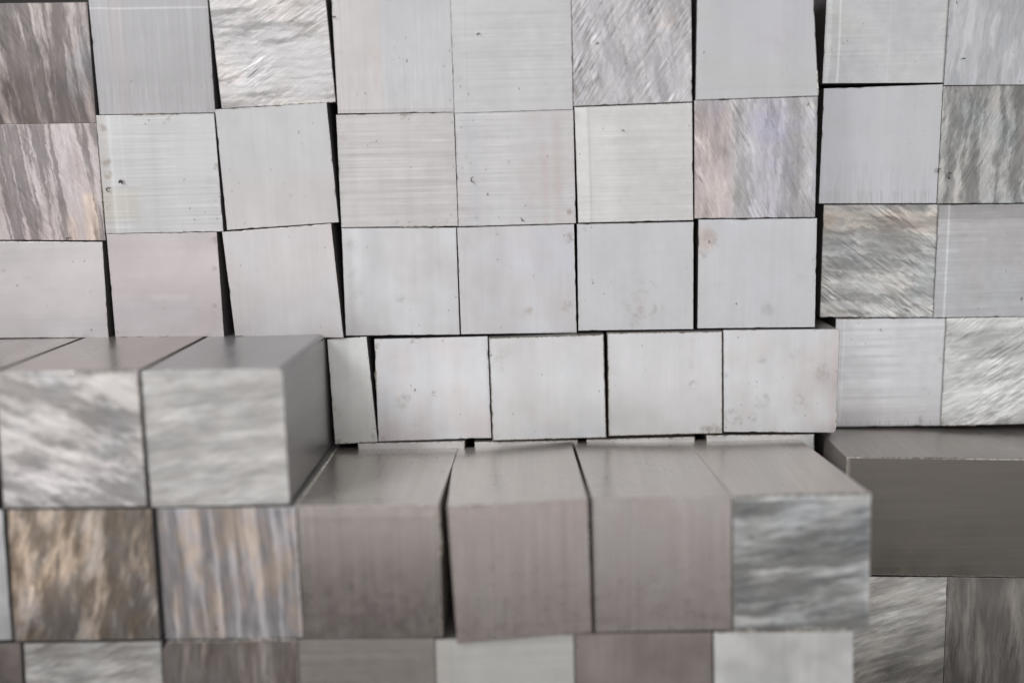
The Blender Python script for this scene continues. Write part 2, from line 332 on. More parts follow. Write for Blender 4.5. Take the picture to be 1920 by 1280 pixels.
# ------------------------------------------------------------------ one bar
GROUP = 'aluminium bars stacked end on'
BARS = {}
def add_bar(key, quad, k, kind, base, label, p=None, side=None, length=0.5, back=None, name='square_bar',
            radius=0.00022, cham=0.00014, tiltx=None, tiltz=None, glint=False):
    """quad: the end face's corners (TL, TR, BR, BL) as read off the photo, set on the plane k; the bar
    runs away from the camera along Y for its length. back: (shift left edge, shift right edge) in metres
    at the far end for bars that lie slightly askew."""
    p = dict(p or {}); p['fix'] = TINT.get(key, (1, 1, 1))
    idx = len(BARS) + 1
    rnd = random.Random(idx*13 + 1)
    C = [on_plane(q[0], q[1], k) for q in quad]
    m_ = sum(C, Vector())/4                        # neighbours touch: close the reading error of the corners
    C = [c_ + (c_ - m_)*0.0052 for c_ in C]
    ctr = sum(C, Vector())/4
    L = [c - ctr for c in C]
    w = (L[1] - L[0]).length; h = (L[0] - L[3]).length
    if tiltx is None: tiltx = rnd.uniform(-0.006, 0.006)
    if tiltz is None: tiltz = rnd.uniform(-0.006, 0.006)
    def at(u, v):
        top = L[0].lerp(L[1], u); bot = L[3].lerp(L[2], u)
        q = bot.lerp(top, v)
        return Vector((q.x, q.x*tiltx + q.z*tiltz, q.z))
    rs = radius if isinstance(radius, (list, tuple)) else [radius]*4           # TL TR BR BL
    NSEG, NS = 4, 22
    jit = []
    for _s in range(4):
        row = [rnd.uniform(0, 0.00006) for _i in range(NS)]
        for _d in range(rnd.choice((0, 1, 1, 2, 3))):
            i_ = rnd.randrange(1, NS - 1); row[i_] = rnd.uniform(0.00012, 0.00042)
        jit.append(row)
    def ring(inset, dy, shift=None, nick=0.0):
        pts, uvs = [], []
        # corners in order TL TR BR BL, going clockwise; arc centres inset by r
        for ci, (su, sv, a0) in enumerate(((0, 1, 180), (1, 1, 90), (1, 0, 0), (0, 0, -90))):
            r = max(rs[ci], inset + 1e-5)
            cu = r/w if su == 0 else 1 - r/w
            cv = 1 - r/h if sv == 1 else r/h
            rr = r - inset
            for s in range(NSEG + 1):
                a = math.radians(a0 - 90*s/NSEG)
                uu = cu + rr*math.cos(a)/w; vv = cv + rr*math.sin(a)/h
                q = at(uu, vv)
                q.y += dy
                if shift: q.x += shift[0]*(1 - uu) + shift[1]*uu
                pts.append(q); uvs.append((uu, vv))
        full, fuv, m1 = [], [], NSEG + 1                       # fill the four straight sides, with small nicks
        inw = (Vector((0, 0, -1)), Vector((-1, 0, 0)), Vector((0, 0, 1)), Vector((1, 0, 0)))
        for ci in range(4):
            full += pts[ci*m1:(ci + 1)*m1]; fuv += uvs[ci*m1:(ci + 1)*m1]
            a_, b_ = pts[ci*m1 + NSEG], pts[((ci + 1) % 4)*m1]
            ua, ub = uvs[ci*m1 + NSEG], uvs[((ci + 1) % 4)*m1]
            for i in range(NS):
                t = (i + 1)/(NS + 1)
                full.append(a_.lerp(b_, t) + inw[ci]*jit[ci][i]*nick)
                fuv.append((ua[0]*(1 - t) + ub[0]*t, ua[1]*(1 - t) + ub[1]*t))
        pts, uvs = full, fuv
        return pts, uvs
    c = cham
    # burr and handling marks: the rim is not perfectly straight
    specs = [(c, 0.0), (c*0.35, c*0.3), (0.0, c), ]
    V, UV = [], []
    for (ins, dy), nk in zip(specs, (1.0, 1.0, 0.5)):
        a, b = ring(ins, dy, None, nk); V += a; UV += b
    bs = back or (0.0, 0.0)
    for fr in ((0.004, 0.5, 1.0) if not back else (0.02, 1.0)):
        a, b = ring(0.0, c + length*fr, (bs[0]*fr, bs[1]*fr)); V += a; UV += b
    n = 4*(NSEG + 1 + NS); nr = len(V)//n
    F_ = [list(reversed(range(n)))]
    mats = [0]
    for r in range(nr - 1):
        for i in range(n):
            j = (i + 1) % n
            F_.append([r*n + i, r*n + j, (r + 1)*n + j, (r + 1)*n + i]); mats.append(2 if r == 0 else 1)
    F_.append(list(range((nr - 1)*n, nr*n))); mats.append(1)
    o = bpy.data.objects.new(name, None); sc.collection.objects.link(o)
    o.empty_display_size = 0.01; o.location = ctr
    s = dict(base=0.30, tint=WARM, rough=0.4); s.update(side or {})  # default flank colour darkened to deepen the shade in the gaps
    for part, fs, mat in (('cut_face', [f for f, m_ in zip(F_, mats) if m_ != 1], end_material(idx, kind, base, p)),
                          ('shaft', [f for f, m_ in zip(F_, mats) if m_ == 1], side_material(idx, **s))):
        used = sorted({i for f in fs for i in f}); mp = {i: j for j, i in enumerate(used)}
        me = bpy.data.meshes.new(part)
        me.from_pydata([tuple(V[i]) for i in used], [], [[mp[i] for i in f] for f in fs])
        uvl = me.uv_layers.new(name='face')
        for lp in me.loops: uvl.data[lp.index].uv = UV[used[lp.vertex_index]]
        me.materials.append(mat)
        if part == 'cut_face' and glint:
            me.materials.append(BURR)  # paler rim metal paints in the edge glint
            for pl in me.polygons[1:]: pl.material_index = 1
        c_ = bpy.data.objects.new(part, me); sc.collection.objects.link(c_); c_.parent = o
    o['label'] = label; o['category'] = 'metal bar'; o['group'] = GROUP
    BARS[key] = dict(o=o, at=at, w=w, h=h, quad=quad, k=k, ctr=ctr)
    return o

def add_burr(key, edge, a, b, size, seed):
    """a torn lip of metal left along part of one edge of the cut end (a child of the bar)"""
    B = BARS[key]; rnd = random.Random(seed); at = B['at']
    P0 = {'t': (lambda s: at(s, 1.0)), 'b': (lambda s: at(s, 0.0)), 'l': (lambda s: at(0.0, s)), 'r': (lambda s: at(1.0, s))}[edge]
    out = {'t': Vector((0, 0, 1)), 'b': Vector((0, 0, -1)), 'l': Vector((-1, 0, 0)), 'r': Vector((1, 0, 0))}[edge]
    L_ = {'t': B['w'], 'b': B['w'], 'l': B['h'], 'r': B['h']}[edge]
    n = max(6, int((b - a)*L_/0.0007))
    V, F_ = [], []
    hgt = 0.5
    for i in range(n + 1):
        s = a + (b - a)*i/n
        hgt = max(0.05, min(1.0, hgt + rnd.uniform(-0.35, 0.35)))
        if i in (0, n): hgt = 0.03
        q = P0(s) - out*0.00035
        e = size*hgt
        V += [tuple(q + Vector((0, -0.00008, 0))), tuple(q + Vector((0, -0.0002 - e*0.5, 0)) + out*(0.0003 + e*0.45)),
              tuple(q + out*(0.00035 + e*0.8) + Vector((0, -0.0001, 0))), tuple(q + out*0.0003 + Vector((0, 0.0008, 0)))]
    for i in range(n):
        for j in range(4):
            F_.append([i*4 + j, i*4 + (j + 1) % 4, i*4 + 4 + (j + 1) % 4, i*4 + 4 + j])
    F_.append([3, 2, 1, 0]); F_.append([n*4, n*4 + 1, n*4 + 2, n*4 + 3])
    me = bpy.data.meshes.new('burr'); me.from_pydata(V, [], F_); me.materials.append(BURR)
    import bmesh
    bm = bmesh.new(); bm.from_mesh(me); bmesh.ops.recalc_face_normals(bm, faces=bm.faces); bm.to_mesh(me); bm.free()
    o = bpy.data.objects.new('burr', me); sc.collection.objects.link(o); o.parent = B['o']
    return o

TINT = {'a1': (1.075, 0.982, 0.94), 'a2': (1.008, 1.0, 0.994), 'a3': (1.025, 0.994, 0.98), 'a4': (1.002, 0.998, 1.0), 'a5': (1.0, 1.001, 1.0), 'a6': (1.001, 0.994, 1.004), 'a7': (0.99, 0.992, 1.018), 'a8': (0.987, 1.004, 1.008), 'a9': (0.984, 0.996, 1.019), 'b1': (1.062, 0.971, 0.968), 'b2': (1.0, 1.002, 0.998), 'b3': (0.995, 0.994, 1.01), 'b4': (0.995, 1.001, 1.005), 'b5': (0.997, 0.997, 1.005), 'b6': (0.999, 1.001, 1.0), 'b7': (1.0, 0.99, 1.01), 'b8': (0.977, 0.996, 1.027), 'b9': (1.0, 1.01, 0.987), 'c1': (1.007, 0.992, 0.998), 'c2': (1.027, 0.982, 0.993), 'c3': (1.003, 0.992, 1.0), 'c4': (1.001, 0.996, 1.001), 'c5': (0.987, 1.0, 1.014), 'c6': (0.99, 0.995, 1.016), 'c7': (0.989, 0.994, 1.015), 'c8': (0.994, 1.012, 0.994), 'c9': (0.972, 0.999, 1.03), 'd3': (0.999, 1.009, 0.994), 'd4': (0.992, 0.998, 1.01), 'd5': (0.976, 1.004, 1.02), 'd6': (0.992, 0.995, 1.015), 'd7': (0.999, 0.999, 1.0), 'd8': (0.987, 0.995, 1.017), 'd9': (0.989, 1.01, 1.001), 'p1': (1.019, 1.004, 0.98), 'p2': (1.008, 1.008, 0.984), 'q1': (1.094, 0.994, 0.914), 'q2': (1.021, 0.983, 0.992), 'q3': (1.059, 0.996, 0.942), 'q4': (1.074, 0.984, 0.938), 'q5': (1.055, 0.987, 0.958), 'q6': (1.001, 1.012, 0.987), 'u1': (1.063, 1.009, 0.932), 'v1': (1.017, 1.012, 0.972), 'v2': (1.059, 1.005, 0.938), 's0': (1.019, 0.976, 0.998), 's1': (1.016, 1.002, 0.98), 's2': (1.061, 0.989, 0.949), 's3': (1.063, 1.004, 0.929), 's4': (1.008, 1.013, 0.979), 's5': (1.089, 0.994, 0.928), 's6': (0.997, 1.005, 0.996)}
TONE = {'a1': 0.244, 'a2': 0.425, 'a3': 0.535, 'a4': 0.577, 'a5': 0.589, 'a6': 0.516, 'a7': 0.579, 'a8': 0.599, 'a9': 0.527, 'b1': 0.399, 'b2': 0.606, 'b3': 0.588, 'b4': 0.57, 'b5': 0.591, 'b6': 0.643, 'b7': 0.492, 'b8': 0.598, 'b9': 0.403, 'c1': 0.629, 'c2': 0.581, 'c3': 0.636, 'c4': 0.655, 'c5': 0.63, 'c6': 0.616, 'c7': 0.633, 'c8': 0.48, 'c9': 0.531, 'd3': 0.744, 'd4': 0.737, 'd5': 0.697, 'd6': 0.708, 'd7': 0.686, 'd8': 0.721, 'd9': 0.694, 'p1': 0.606, 'p2': 0.587, 'q1': 0.355, 'q2': 0.447, 'q3': 0.339, 'q4': 0.4, 'q5': 0.424, 'q6': 0.419, 'u1': 0.15, 'v1': 0.588, 'v2': 0.272, 's0': 0.302, 's1': 0.498, 's2': 0.256, 's3': 0.365, 's4': 0.65, 's5': 0.32, 's6': 0.899}
#@TONE@
def T(key, d): return TONE.get(key, d)

# ------------------------------------------------------------------ the stack
A = 1.0          # main plane of ends
add = lambda key, quad, k, kind, base, label, **kw: add_bar(key, quad, k, kind, T(key, base), label, **kw)

# top row, left to right
add('a1', [(-62, 8), (163, 5), (180, 230), (-45, 234)], A, 'saw', .42, 'dark brownish saw-cut bar with thin pale upright streaks, above the boldly striped bar',
    p=dict(hs=.5, ang=-84, hatch=-58, lo=.80, hi=1.36, mid=.535, edge=.05, tint=PINK, tint2=(1.02, .98, .97), tint3=(.96, 1.0, 1.05), ls=22, cs=200, rag=.003,
           areas=[(.2, .45, 1.1, 1.1, .12, 1.12, COOL), (-.1, -.1, 1.1, .45, .15, .86, PINK)]))
add('a2', [(165, -10), (388, -12), (403, 211), (187, 215)], A, 'line', .6, 'mid-grey bar crossed near its top by one thin bright level line',
    p=dict(ang=90, tint=LILA, stripes=[('v', .885, .012, .30)], amt=.7, areas=[(.15, -.1, .28, 1.1, .03, 1.0, PINK)], chatter=[('b', .30, -.08)]))
add('a3', [(390, -18), (608, -22), (629, 191), (416, 203.5)], A, 'saw', .86, 'brightest white saw-cut bar with soft level waves, in the top row',
    p=dict(blots=[(.15,.35,.03,.4),(.93,.93,.03,.5),(.9,.04,.07,.3),(.3,.1,.1,.15)], hs=1.25, ang=4, hatch=32, lo=.76, hi=1.14, mid=.45, tint=NEUT, tint2=(1.03, 1, .98), tint3=COOL, ls=30, cs=190))
add('a4', [(621, -12), (843.5, -14), (851, 210), (634, 213)], A, 'line', .78, 'pale top-row bar, one half tinted warm, the other blue-grey, beside the white wavy one',
    p=dict(blots=[(.05,.93,.03,.6),(.32,.5,.14,.12),(.5,.44,.03,.4,1),(.97,.1,.02,.6),(.6,.28,.012,.9)], ang=90, tint=NEUT, amt=.6, areas=[(-.1, -.1, .40, 1.1, .03, .99, WARM), (.40, .1, 1.1, 1.1, .03, 1.0, COOL)], chatter=[('b', .42, -.06)], stripes=[('v', .02, .02, -.1)]))
add('a5', [(844.5, -14), (1070.5, -16), (1074, 205), (852, 212)], A, 'line', .75, 'plain light grey top-row bar with fine level lines and two round pits',
    p=dict(blots=[(.24,.72,.015,.8,1),(.78,.22,.02,.7)], ang=0, amt=.6, tint=NEUT, stain=.3, pits=1.2, stripes=[('u', .115, .008, -.05)]))
add('a6', [(1072, -22), (1295.5, -26), (1297.5, 190.5), (1075.5, 199)], A, 'saw', .62, 'grey saw-cut top-row bar with pink upright streaks and slanting scratches',
    p=dict(blots=[(.22,.75,.03,.6),(.18,.55,.015,1),(.03,.12,.03,.8),(.4,.7,.012,.8)], hs=1.5, ang=-78, hatch=56, lo=.84, hi=1.16, tint=NEUT, tint2=LILA, tint3=(1.07, .98, .95), ls=36, cs=170, edge=.12, rag=.008,
           areas=[(-.1, .3, .10, 1.1, .08, 1.2, NEUT)]))
add('a7', [(1308.5, -38), (1523, -40), (1534, 179.5), (1304.5, 187.5)], A, 'satin', .62, 'plain blue-grey top-row bar above the pink and lilac streaked bar',
    p=dict(blots=[(.7,.5,.2,.10),(.04,.32,.02,.8,1)], tint=LILA, tint2=GREN, amt=.6, stain=.15, pits=.5, stripes=[('v', .09, .02, -.03)]))
add('a8', [(1553, -62), (1784, -64), (1769.5, 155), (1542, 156.5)], .96, 'line', .62, 'grey top-row bar with two bright upright stripes near one edge', glint=True,
    p=dict(ang=0, tint=LILA, tint2=GREN, amt=.8, stain=.2, stripes=[('u', .03, .03, .22), ('u', .12, .014, .28), ('u', .53, .012, .06)]))
add('a9', [(1785, -64), (2010, -64), (1996, 158), (1770.5, 160)], .962, 'saw', .55, 'smooth grey saw-cut bar with faint upright clouds, at the top right corner',
    p=dict(ang=86, hatch=70, lo=.87, hi=1.12, edge=.09, tint=NEUT, tint2=COOL, tint3=LILA, ls=30, cs=140, amt=.9, hs=.5, pits=1.3, stripes=[('u', .05, .02, .08)]))

# second row
add('b1', [(-42, 235), (180, 231), (197.5, 450.5), (-25, 449.5)], A, 'saw', .56, 'saw-cut bar with bold pale upright stripes turning golden towards one bottom corner',
    p=dict(blots=[(.93,.97,.06,.7),(.97,.3,.02,.8),(.99,.75,.03,.8)], hs=.45, ang=-83, hatch=-52, lo=.76, hi=1.30, mid=.50, edge=.026, tint=PINK, tint2=(1.0, .98, .985), ls=9, cs=175, rag=.004, wob=.006,
           areas=[(.84, -.1, .95, .40, .03, 1.16, (1.06, 1.0, .88)), (.68, -.1, .77, .2, .03, 1.08, (1.04, 1.0, .92))]))
add('b2', [(180, 217), (401, 213), (418.3, 433.5), (199, 437.5)], A, 'line', .84, 'bright finely lined bar with a dark chip and brown specks near its edge',
    p=dict(blots=[(.05,.90,.05,.8),(.06,.78,.03,.7),(.05,.62,.05,.8),(.06,.5,.035,.9),(.03,.22,.03,.9),(.3,.12,.02,.4)], ang=0, amt=1.0, cs=1500, tint=NEUT, stripes=[('u', .10, .02, .10), ('u', .2, .02, .05)], stain=.8, pits=1.3,
           areas=[(-.1, -.1, .07, 1.1, .03, .93, WARM), (-.1, .12, .3, .38, .06, .96, (1.02, .99, .93))]))
add('b3', [(403.5, 206), (612, 193), (634.5, 416.5), (426, 431)], A*1.003, 'satin', .78, 'clean pale second-row bar turned slightly clockwise, warm along its foot',
    p=dict(blots=[(.17,.86,.07,.2,1),(.08,.5,.02,.6),(.45,.48,.012,.6),(.6,.25,.03,.4)], tint=GREN, amt=.6, stain=.35, pits=.7, areas=[(-.1, -.1, 1.1, .42, .12, .99, PINK)]))
add('b4', [(630.5, 216), (850.5, 211), (858.5, 423.5), (640.5, 426)], A, 'line', .74, 'warm grey second-row bar ruled all over with strong fine level lines',
    p=dict(blots=[(.49,.05,.03,.7),(.03,.3,.05,.4),(.05,.8,.05,.3),(.90,.05,.03,.4)], ang=0, amt=1.25, cs=1150, tint=WARM, stain=.9))
add('b5', [(852.8, 213), (1074.5, 206), (1079.5, 418.3), (860, 424.5)], A, 'line', .71, 'finely lined second-row bar with dull upright smudges across its middle',
    p=dict(blots=[(.95,.10,.03,.8),(.15,.38,.04,.6),(.16,.08,.04,.5),(.25,.5,.012,1),(.38,.7,.012,.6),(.08,.62,.012,.8)], ang=0, amt=1.0, cs=1300, tint=PINK, tint2=NEUT, stain=.9, areas=[(.10, -.1, .2, 1.1, .04, .95, COOL), (.72, -.1, .78, .75, .03, .94, WARM), (.82, -.1, .88, .9, .03, .95, WARM)]))
add('b6', [(1077.5, 201.5), (1297.5, 193), (1299.5, 412.5), (1084.5, 417.5)], A*1.002, 'line', .84, 'brightest lined second-row bar with a whiter strip down one side', glint=True,
    p=dict(blots=[(.03,.93,.06,.35),(.12,.96,.03,.4)], ang=0, amt=.7, tint=GREN, stain=.4, stripes=[('u', .12, .008, -.12)], areas=[(-.1, -.1, .10, 1.1, .012, 1.13, NEUT), (.12, -.1, .34, .85, .09, 1.10, NEUT)]))
add('b7', [(1302.3, 189), (1533, 181.5), (1528, 407), (1302.3, 409.5)], A, 'saw', .58, 'pink and lilac streaked saw-cut bar beside the wide upright gap',
    p=dict(hs=.8, ang=-87, hatch=-62, lo=.84, hi=1.16, edge=.09, tint=(1.02, 1.0, .985), tint2=(1.0, .99, 1.0), tint3=(.99, .98, 1.06), ls=32, cs=160, rag=.007,
           areas=[(-.1, -.1, .3, .95, .08, 1.0, (1.07, .98, .94)), (.45, -.1, .8, 1.1, .1, 1.0, (.98, .98, 1.05))]))
add('b8', [(1545, 166.5), (1768, 158.5), (1756, 381), (1535.5, 381.5)], .96, 'satin', .60, 'plain blue-grey bar with short dark ticks along its foot',
    p=dict(tint=LILA, tint2=GREN, amt=.5, stain=.15, chatter=[('b', .13, .14), ('b', .40, .07)], pits=.5))
add('b9', [(1769.5, 162), (1996, 158.5), (1983, 380), (1757.5, 381.5)], .96, 'saw', .48, 'dark mottled saw-cut bar with upright clouds, under the smooth clouded corner bar',
    p=dict(blots=[(.12,.12,.03,.9),(.3,.3,.06,.35),(.7,.55,.05,.5),(.72,.06,.03,.8),(.05,.5,.04,.4)], hs=.9, ang=88, hatch=62, lo=.66, hi=1.28, edge=.06, tint=WARM, tint2=NEUT, tint3=(.98, 1, 1.02), ls=28, cs=170, rag=.006, pits=1.2, areas=[(.0, .75, 1.1, 1.1, .15, .88, NEUT)]))

# third row
add('c1', [(-25, 452.5), (191, 454), (203, 632.5), (-15, 633)], A, 'satin', .72, 'pinkish bar turning blue-grey at its foot, cut by the left picture edge',
    p=dict(blots=[(.14,.87,.035,.8),(.13,.7,.035,.5),(.35,.62,.06,.35),(.25,.55,.015,1.0)], ang=0, tint=PINK, amt=.6, stain=.5, areas=[(.4, -.1, 1.1, .22, .06, .97, COOL), (-.1, -.1, .5, .08, .04, .97, COOL)]))
add('c2', [(199.5, 439.5), (405.8, 435.5), (420, 631), (217, 631.5)], A, 'satin', .66, 'pinkish bar with a blue-grey foot between two dark wedge gaps',
    p=dict(blots=[(.98,.92,.05,.8),(.96,.65,.05,.6),(.9,.22,.05,.4),(.93,.3,.03,.5),(.35,.9,.1,.1,1)], ang=0, tint=PINK, amt=.7, stain=.5, areas=[(-.1, -.1, .75, .36, .04, 1.0, COOL), (.35, .36, .7, .42, .02, 1.08, NEUT), (.3, .8, .7, .9, .05, 1.03, NEUT)]))
add('c3', [(416.5, 435.5), (620.5, 419.5), (643.5, 633), (441, 629.5)], A*1.003, 'satin', .74, 'pale pinkish bar leaning clockwise above the protruding corner bar', glint=True,
    p=dict(blots=[(.07,.5,.04,.2),(.75,.06,.02,.9),(.92,.80,.015,.7)], tint=PINK, tint2=NEUT, amt=.6, stain=.3, areas=[(-.1, -.1, 1.1, .4, .1, .99, NEUT)]))
add('c4', [(640.8, 428), (854.8, 427), (861.5, 626.8), (648.8, 629)], A, 'satin', .80, 'bright third-row bar with a glossy upright streak and grey scuffs beside it',
    p=dict(blots=[(.10,.84,.09,.35,1),(.08,.6,.08,.3,1),(.13,.4,.10,.25,1),(.48,.35,.05,.4),(.66,.28,.1,.15,1)], tint=NEUT, tint2=COOL, amt=1.0, stain=.6, areas=[(.10, -.1, .15, 1.1, .05, 1.13, NEUT), (-.1, -.1, .10, .9, .06, .94, NEUT), (.45, -.1, .62, 1.1, .12, 1.05, NEUT)]))
add('c5', [(857.3, 427), (1076, 420.5), (1081, 623.5), (864.8, 626.3)], A, 'satin', .73, 'third-row bar with faint pink and lilac tints and small dark flecks', glint=True,
    p=dict(blots=[(.97,.86,.06,.8),(.93,.28,.05,.6),(.60,.22,.06,.5),(.9,.22,.035,.6),(.05,.85,.12,.2)], tint=PINK, tint2=LILA, amt=.8, stain=.8, areas=[(.3, .5, 1.1, 1.0, .15, 1.0, (.985, .99, 1.015))]))
add('c6', [(1082.3, 420.3), (1300.3, 416), (1299.5, 616.5), (1084.8, 619.5)], A, 'satin', .69, 'grey third-row bar with a curled finger-like smear low on its end',
    p=dict(blots=[(.07,.96,.03,.6),(.93,.17,.02,.9),(.5,.3,.16,.22),(.55,.16,.07,.4)], tint=NEUT, amt=.7, stain=.3, rings=[(.55, .24, .12, .035, .5), (.56, .26, .19, .02, .28)], stripes=[('u', .64, .01, -.04), ('v', .72, .006, -.04)]))
add('c7', [(1310.3, 412), (1531.5, 409.5), (1527.5, 612.8), (1308.3, 615.5)], A, 'satin', .68, 'grey third-row bar with a brown stain in one top corner',
    p=dict(blots=[(.07,.86,.14,.55),(.05,.70,.07,.6),(.60,.17,.085,.5,1),(.98,.62,.02,.9),(.88,.45,.10,.18,1),(.15,.4,.07,.2,1)], tint=NEUT, tint2=COOL, amt=.8, stain=.7, areas=[(-.1, .72, .13, .93, .06, .93, BRWN)], rings=[(.60, .17, .035, .06, .35)]))
add('c8', [(1545.2, 384.5), (1760, 383.5), (1749.5, 594.5), (1537.8, 594)], .96, 'saw', .52, 'dark wavy saw-cut bar with slanting scratches, beside the wide gap',
    p=dict(blots=[(.15,.85,.04,.7,1),(.02,.03,.03,.8),(.2,.05,.05,.4),(.8,.8,.15,.2)], hs=1.4, ang=-6, hatch=-36, lo=.80, hi=1.22, edge=.08, tint=NEUT, tint2=WARM, tint3=COOL, ls=36, cs=210, rag=.008, stain=.5, amt=1.3,
           areas=[(-.1, .75, 1.1, .97, .08, .86, BRWN), (.9, .9, 1.1, 1.1, .03, 1.5, NEUT)]))
add('c9', [(1760.8, 384.5), (1984, 382), (1976, 592.5), (1750.5, 594.8)], .962, 'line', .54, 'grey finely lined bar with one white upright stripe and a darker head',
    p=dict(blots=[(.1,.7,.012,.9),(.25,.85,.012,.8),(.5,.5,.1,.12)], ang=0, amt=1.1, cs=1200, tint=WARM, tint2=NEUT, pits=1.3, stripes=[('u', .085, .014, .34)], areas=[(-.1, .875, 1.1, 1.1, .008, .78, NEUT)]))

# fourth row
add('d3', [(613.3, 636.5), (687, 631.5), (708, 827.5), (628.5, 832)], A, 'satin', .66, 'narrow shaded flat bar tucked against the protruding corner bar',
    p=dict(blots=[(.15,.28,.07,.6),(.05,.33,.05,.5),(.7,.8,.03,.4),(.9,.05,.05,.5)], tint=GREN, amt=.8, stain=.8), name='flat_bar')
add('d4', [(702, 636), (914, 630.5), (921, 820), (710, 827)], A, 'satin', .77, 'pale fourth-row bar with a small brown crust on its end',
    p=dict(blots=[(.28,.44,.035,1.0),(.24,.38,.09,.35),(.05,.04,.05,.5),(.75,.36,.05,.3),(.02,.93,.03,.7)], tint=PINK, tint2=COOL, amt=.9, stain=.9, rings=[(.27, .44, .02, .05, .9)]))
add('d5', [(916.5, 634), (1131.8, 627), (1136.7, 820), (924, 825.5)], 1.010, 'satin', .76, 'pale fourth-row bar with a shining top edge above the tilted brown-grey block', glint=True,
    p=dict(blots=[(.12,.82,.10,.35),(.1,.7,.05,.3),(.75,.3,.15,.12,1),(.05,.05,.04,.5)], tint=PINK, tint2=NEUT, amt=.8, stain=.7, areas=[(.25, .0, 1.1, .12, .08, .96, COOL)]), cham=.0005)
add('d6', [(1138.6, 624.5), (1354.3, 621), (1354.5, 812), (1141, 817.5)], 1.006, 'satin', .77, 'pale fourth-row bar with a faint ring and one dirty bottom corner', glint=True,
    p=dict(blots=[(.88,.03,.07,1.0),(.96,.06,.05,.7),(.74,.66,.12,.2),(.15,.78,.03,.5,1),(.7,.9,.12,.12)], tint=GREN, tint2=NEUT, amt=.7, stain=.6, rings=[(.75, .48, .035, .03, .5), (.9, .01, .06, .07, .8)]), cham=.0005)
add('d7', [(1356.5, 619), (1574.5, 617), (1566.6, 810.5), (1357.3, 808.8)], 1.004, 'satin', .73, 'pale fourth-row bar marked with several small rings and stains',
    p=dict(blots=[(.05,.2,.07,.6),(.12,.12,.06,.5),(.85,.58,.09,.4),(.33,.70,.05,.4,1),(.30,.30,.08,.3),(.62,.75,.06,.25),(.22,.14,.02,1.0),(.02,.55,.04,.5),(.72,.28,.12,.22,1)], tint=PINK, tint2=COOL, amt=1.1, stain=1.0, rings=[(.34, .30, .055, .035, .5), (.33, .72, .03, .03, .4), (.08, .14, .07, .04, .5), (.66, .32, .04, .03, .35), (.25, .14, .03, .03, .6), (.86, .6, .04, .06, .4)],
           areas=[(.93, -.1, 1.1, 1.1, .03, .92, WARM)]), radius=[.0006, .0016, .0016, .0006])
add('d8', [(1568, 597.5), (1774, 596.5), (1763.5, 797), (1558, 799.5)], .96, 'line', .64, 'grey bar ruled with fine level lines, directly above the wide dark bar',
    p=dict(blots=[(.82,.06,.05,.6),(.68,.06,.03,.4),(.05,.04,.04,.5),(.88,.3,.02,.5),(.5,.84,.012,.9)], ang=0, amt=1.0, cs=1100, tint=NEUT, stain=.5, stripes=[('u', .08, .012, .12)], chatter=[('b', .06, .2)]))
add('d9', [(1775, 596.5), (1992, 593), (1985, 793), (1764.5, 797)], .962, 'saw', .64, 'white-grey saw-cut bar with a torn bright bottom corner, above the wide dark bar',
    p=dict(blots=[(.01,.01,.05,.9),(.03,.85,.02,.6),(.02,.6,.02,.6)], hs=1.3, ang=10, hatch=33, lo=.86, hi=1.13, mid=.48, edge=.09, tint=NEUT, tint2=GREN, ls=30, cs=140, amt=1.1, areas=[(-.1, -.1, 1.1, .16, .06, 1.14, NEUT)]))

# protruding pair and its neighbour, fourth row left
K = 1.21
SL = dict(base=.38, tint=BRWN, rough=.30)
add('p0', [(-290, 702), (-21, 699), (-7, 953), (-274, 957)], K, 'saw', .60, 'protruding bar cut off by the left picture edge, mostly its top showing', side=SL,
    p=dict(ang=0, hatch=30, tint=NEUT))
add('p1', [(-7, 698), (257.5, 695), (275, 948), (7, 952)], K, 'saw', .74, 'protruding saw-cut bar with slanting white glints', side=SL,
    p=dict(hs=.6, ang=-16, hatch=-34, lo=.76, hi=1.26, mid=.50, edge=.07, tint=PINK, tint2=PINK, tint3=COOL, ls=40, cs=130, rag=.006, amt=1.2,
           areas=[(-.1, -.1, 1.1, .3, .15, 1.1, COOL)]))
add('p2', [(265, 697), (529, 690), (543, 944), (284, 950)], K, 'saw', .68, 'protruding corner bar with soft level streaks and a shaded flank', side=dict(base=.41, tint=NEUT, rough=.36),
    p=dict(hs=.5, blots=[(.05,.93,.05,.4),(.2,.93,.04,.5),(.5,.96,.05,.4),(.6,.93,.04,.4),(.25,.06,.08,.3)], ang=5, hatch=24, lo=.88, hi=1.12, edge=.12, tint=NEUT, tint2=WARM, tint3=PINK, ls=30, cs=170, rag=.003), radius=[.0006, .0022, .001, .0006])

